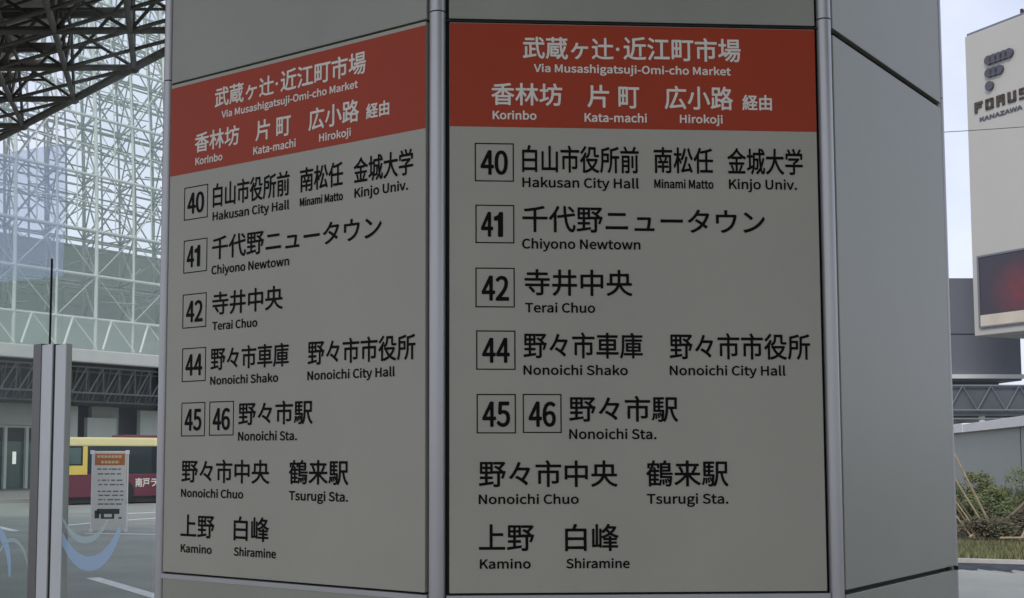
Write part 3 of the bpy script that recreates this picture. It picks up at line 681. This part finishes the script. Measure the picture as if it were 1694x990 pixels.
# shrubs
def shrub(loc, rx, ry, h, mats, n_, label, seed, leaf=.035):
    r = random.Random(seed); root = empty('shrub', loc); tag(root, label, 'shrub', 'shrubs in the planting bed')
    tw = MB(); tips = []
    for i in range(16):
        a = r.random() * 6.28; rr = r.random() ** .5
        tip = Vector((math.cos(a) * rx * rr * .85, math.sin(a) * ry * rr * .85, h * r.uniform(.5, .97))); base = Vector((tip.x * .15, tip.y * .15, 0)); mid = (base + tip) / 2 + Vector((r.uniform(-.1, .1), r.uniform(-.1, .1), .05))
        tw.tube(base, mid, .014, 5, .010); tw.tube(mid, tip, .010, 5, .004); tips += [mid * .6 + tip * .4, tip]
    tw.build('stem', M['twig'], root)
    cl = [(Vector((r.uniform(-1, 1) * rx, r.uniform(-1, 1) * ry, r.uniform(.1, .95) * h)), r.uniform(.12, .3)) for _ in range(30)] + [(t_, r.uniform(.12, .26)) for t_ in tips]
    cl = [c for c in cl if (c[0].x / rx) ** 2 + (c[0].y / ry) ** 2 + ((c[0].z - h * .45) / (h * .62)) ** 2 < 1.15]
    lf = MB()
    for i in range(n_):
        c, cr = r.choice(cl); d = Vector((r.gauss(0, 1), r.gauss(0, 1), r.gauss(0, 1))).normalized() * cr * r.random() ** .4
        q = c + d
        if q.z < .02: continue
        u = Vector((r.gauss(0, 1), r.gauss(0, 1), r.gauss(0, .6))).normalized(); v = u.orthogonal().normalized(); s_ = leaf * r.uniform(.6, 1.4)
        lf.poly([q - u * s_, q + v * s_ * .5, q + u * s_, q - v * s_ * .5], [(0, 1, 2, 3)], 0 if r.random() < .7 else 1)
    lf.build('foliage', mats, root)
shr = [((13.1, 30.0, -.03), 1.0, .8, 1.45, ('leaf_b', 'leaf_a'), 7000, 'yellow green clipped shrub at the right edge beneath the parapet'),
       ((11.9, 30.6, -.03), .8, .7, 1.25, ('leaf_a', 'leaf_c'), 5500, 'dark dull green shrub left of the yellow green one'),
       ((12.4, 29.0, -.03), .9, .6, .80, ('leaf_a', 'leaf_b'), 5500, 'low mid green shrub in front of the clipped ones'),
       ((11.3, 29.2, -.03), .7, .6, .85, ('leaf_c', 'leaf_a'), 3600, 'brownish thin shrub behind the leaning poles'),
       ((11.0, 32.0, -.03), .9, .8, 1.15, ('leaf_c', 'leaf_b'), 3800, 'sparse brown shrub farthest back beside the pillar edge'),
       ((13.3, 28.2, -.03), .7, .6, .62, ('leaf_c', 'leaf_a'), 3200, 'small brown shrub behind the right timber props'),
       ((14.6, 30.8, -.03), 1.0, .8, 1.5, ('leaf_b', 'leaf_a'), 6000, 'yellow green shrub beyond the right edge by the parapet'),
       ((11.9, 27.7, -.03), .8, .4, .36, ('leaf_c', 'leaf_a'), 2600, 'ground hugging brown shrub between the timber props')]
for i, (lc, rx, ry, h, ms, n_, lb) in enumerate(shr): shrub(lc, rx, ry, h, [M[ms[0]], M[ms[1]]], n_, lb, 20 + i)
# timber tree props
def props(loc, poles, label, name='timber_prop'):
    root = empty(name, loc); tag(root, label, 'tree prop', 'timber props in the planting bed')
    for a_, b_, r_, mt in poles:
        m_ = MB(); m_.tube(Vector(a_) - Vector(loc), Vector(b_) - Vector(loc), r_, 10, r_ * .85); m_.build('pole', M[mt], root, True)
props((11.6, 27.5, -.05), [((11.98, 28.0, .24), (11.15, 28.0, 1.98), .027, 'timber'), ((11.80, 27.8, .16), (11.10, 27.9, 1.40), .022, 'timber'), ((11.70, 27.9, .12), (10.95, 28.0, 1.25), .026, 'timber_d'),
      ((11.60, 27.75, .06), (10.92, 27.9, 1.15), .02, 'timber'), ((11.42, 27.7, .0), (10.85, 27.8, .85), .02, 'timber'), ((11.50, 27.7, .02), (10.90, 27.8, 1.05), .024, 'timber_d'), ((11.35, 27.6, -.02), (12.12, 27.9, .34), .03, 'timber'), ((12.0, 27.95, .30), (12.22, 27.9, .32), .028, 'timber'), ((11.86, 27.9, -.05), (12.0, 27.95, .34), .03, 'timber_d'), ((11.45, 27.6, -.05), (11.47, 27.6, .08), .03, 'timber_d')],
      'row of slim bamboo poles leaning to the left beside the pillar')
props((12.6, 27.3, -.05), [((12.33, 27.3, -.08), (13.35, 27.5, 1.55), .038, 'timber'), ((12.05, 27.9, .10), (13.3, 27.9, 1.25), .036, 'timber_d'), ((11.85, 27.2, -.01), (14.2, 27.2, .0), .026, 'timber'), ((14.2, 27.3, -.08), (13.2, 27.5, 1.55), .038, 'timber')],
      'crossed timber poles with a low rail at the right edge of the bed')
cb = MB()
pa, pb_ = Vector((5.0, 40, 12.1)), Vector((30, 40, 13.8)); prev = None
for i in range(31):
    t_ = i / 30; q = pa.lerp(pb_, t_); q.z -= 1.0 * 4 * t_ * (1 - t_) * .5
    if prev is not None: cb.tube(prev, q, .012, 6)
    prev = q
tag(cb.build('overhead_cable', M['cable']), 'thin overhead cable crossing the sky in front of the beige store', 'cable')
print('objects', len(bpy.data.objects))
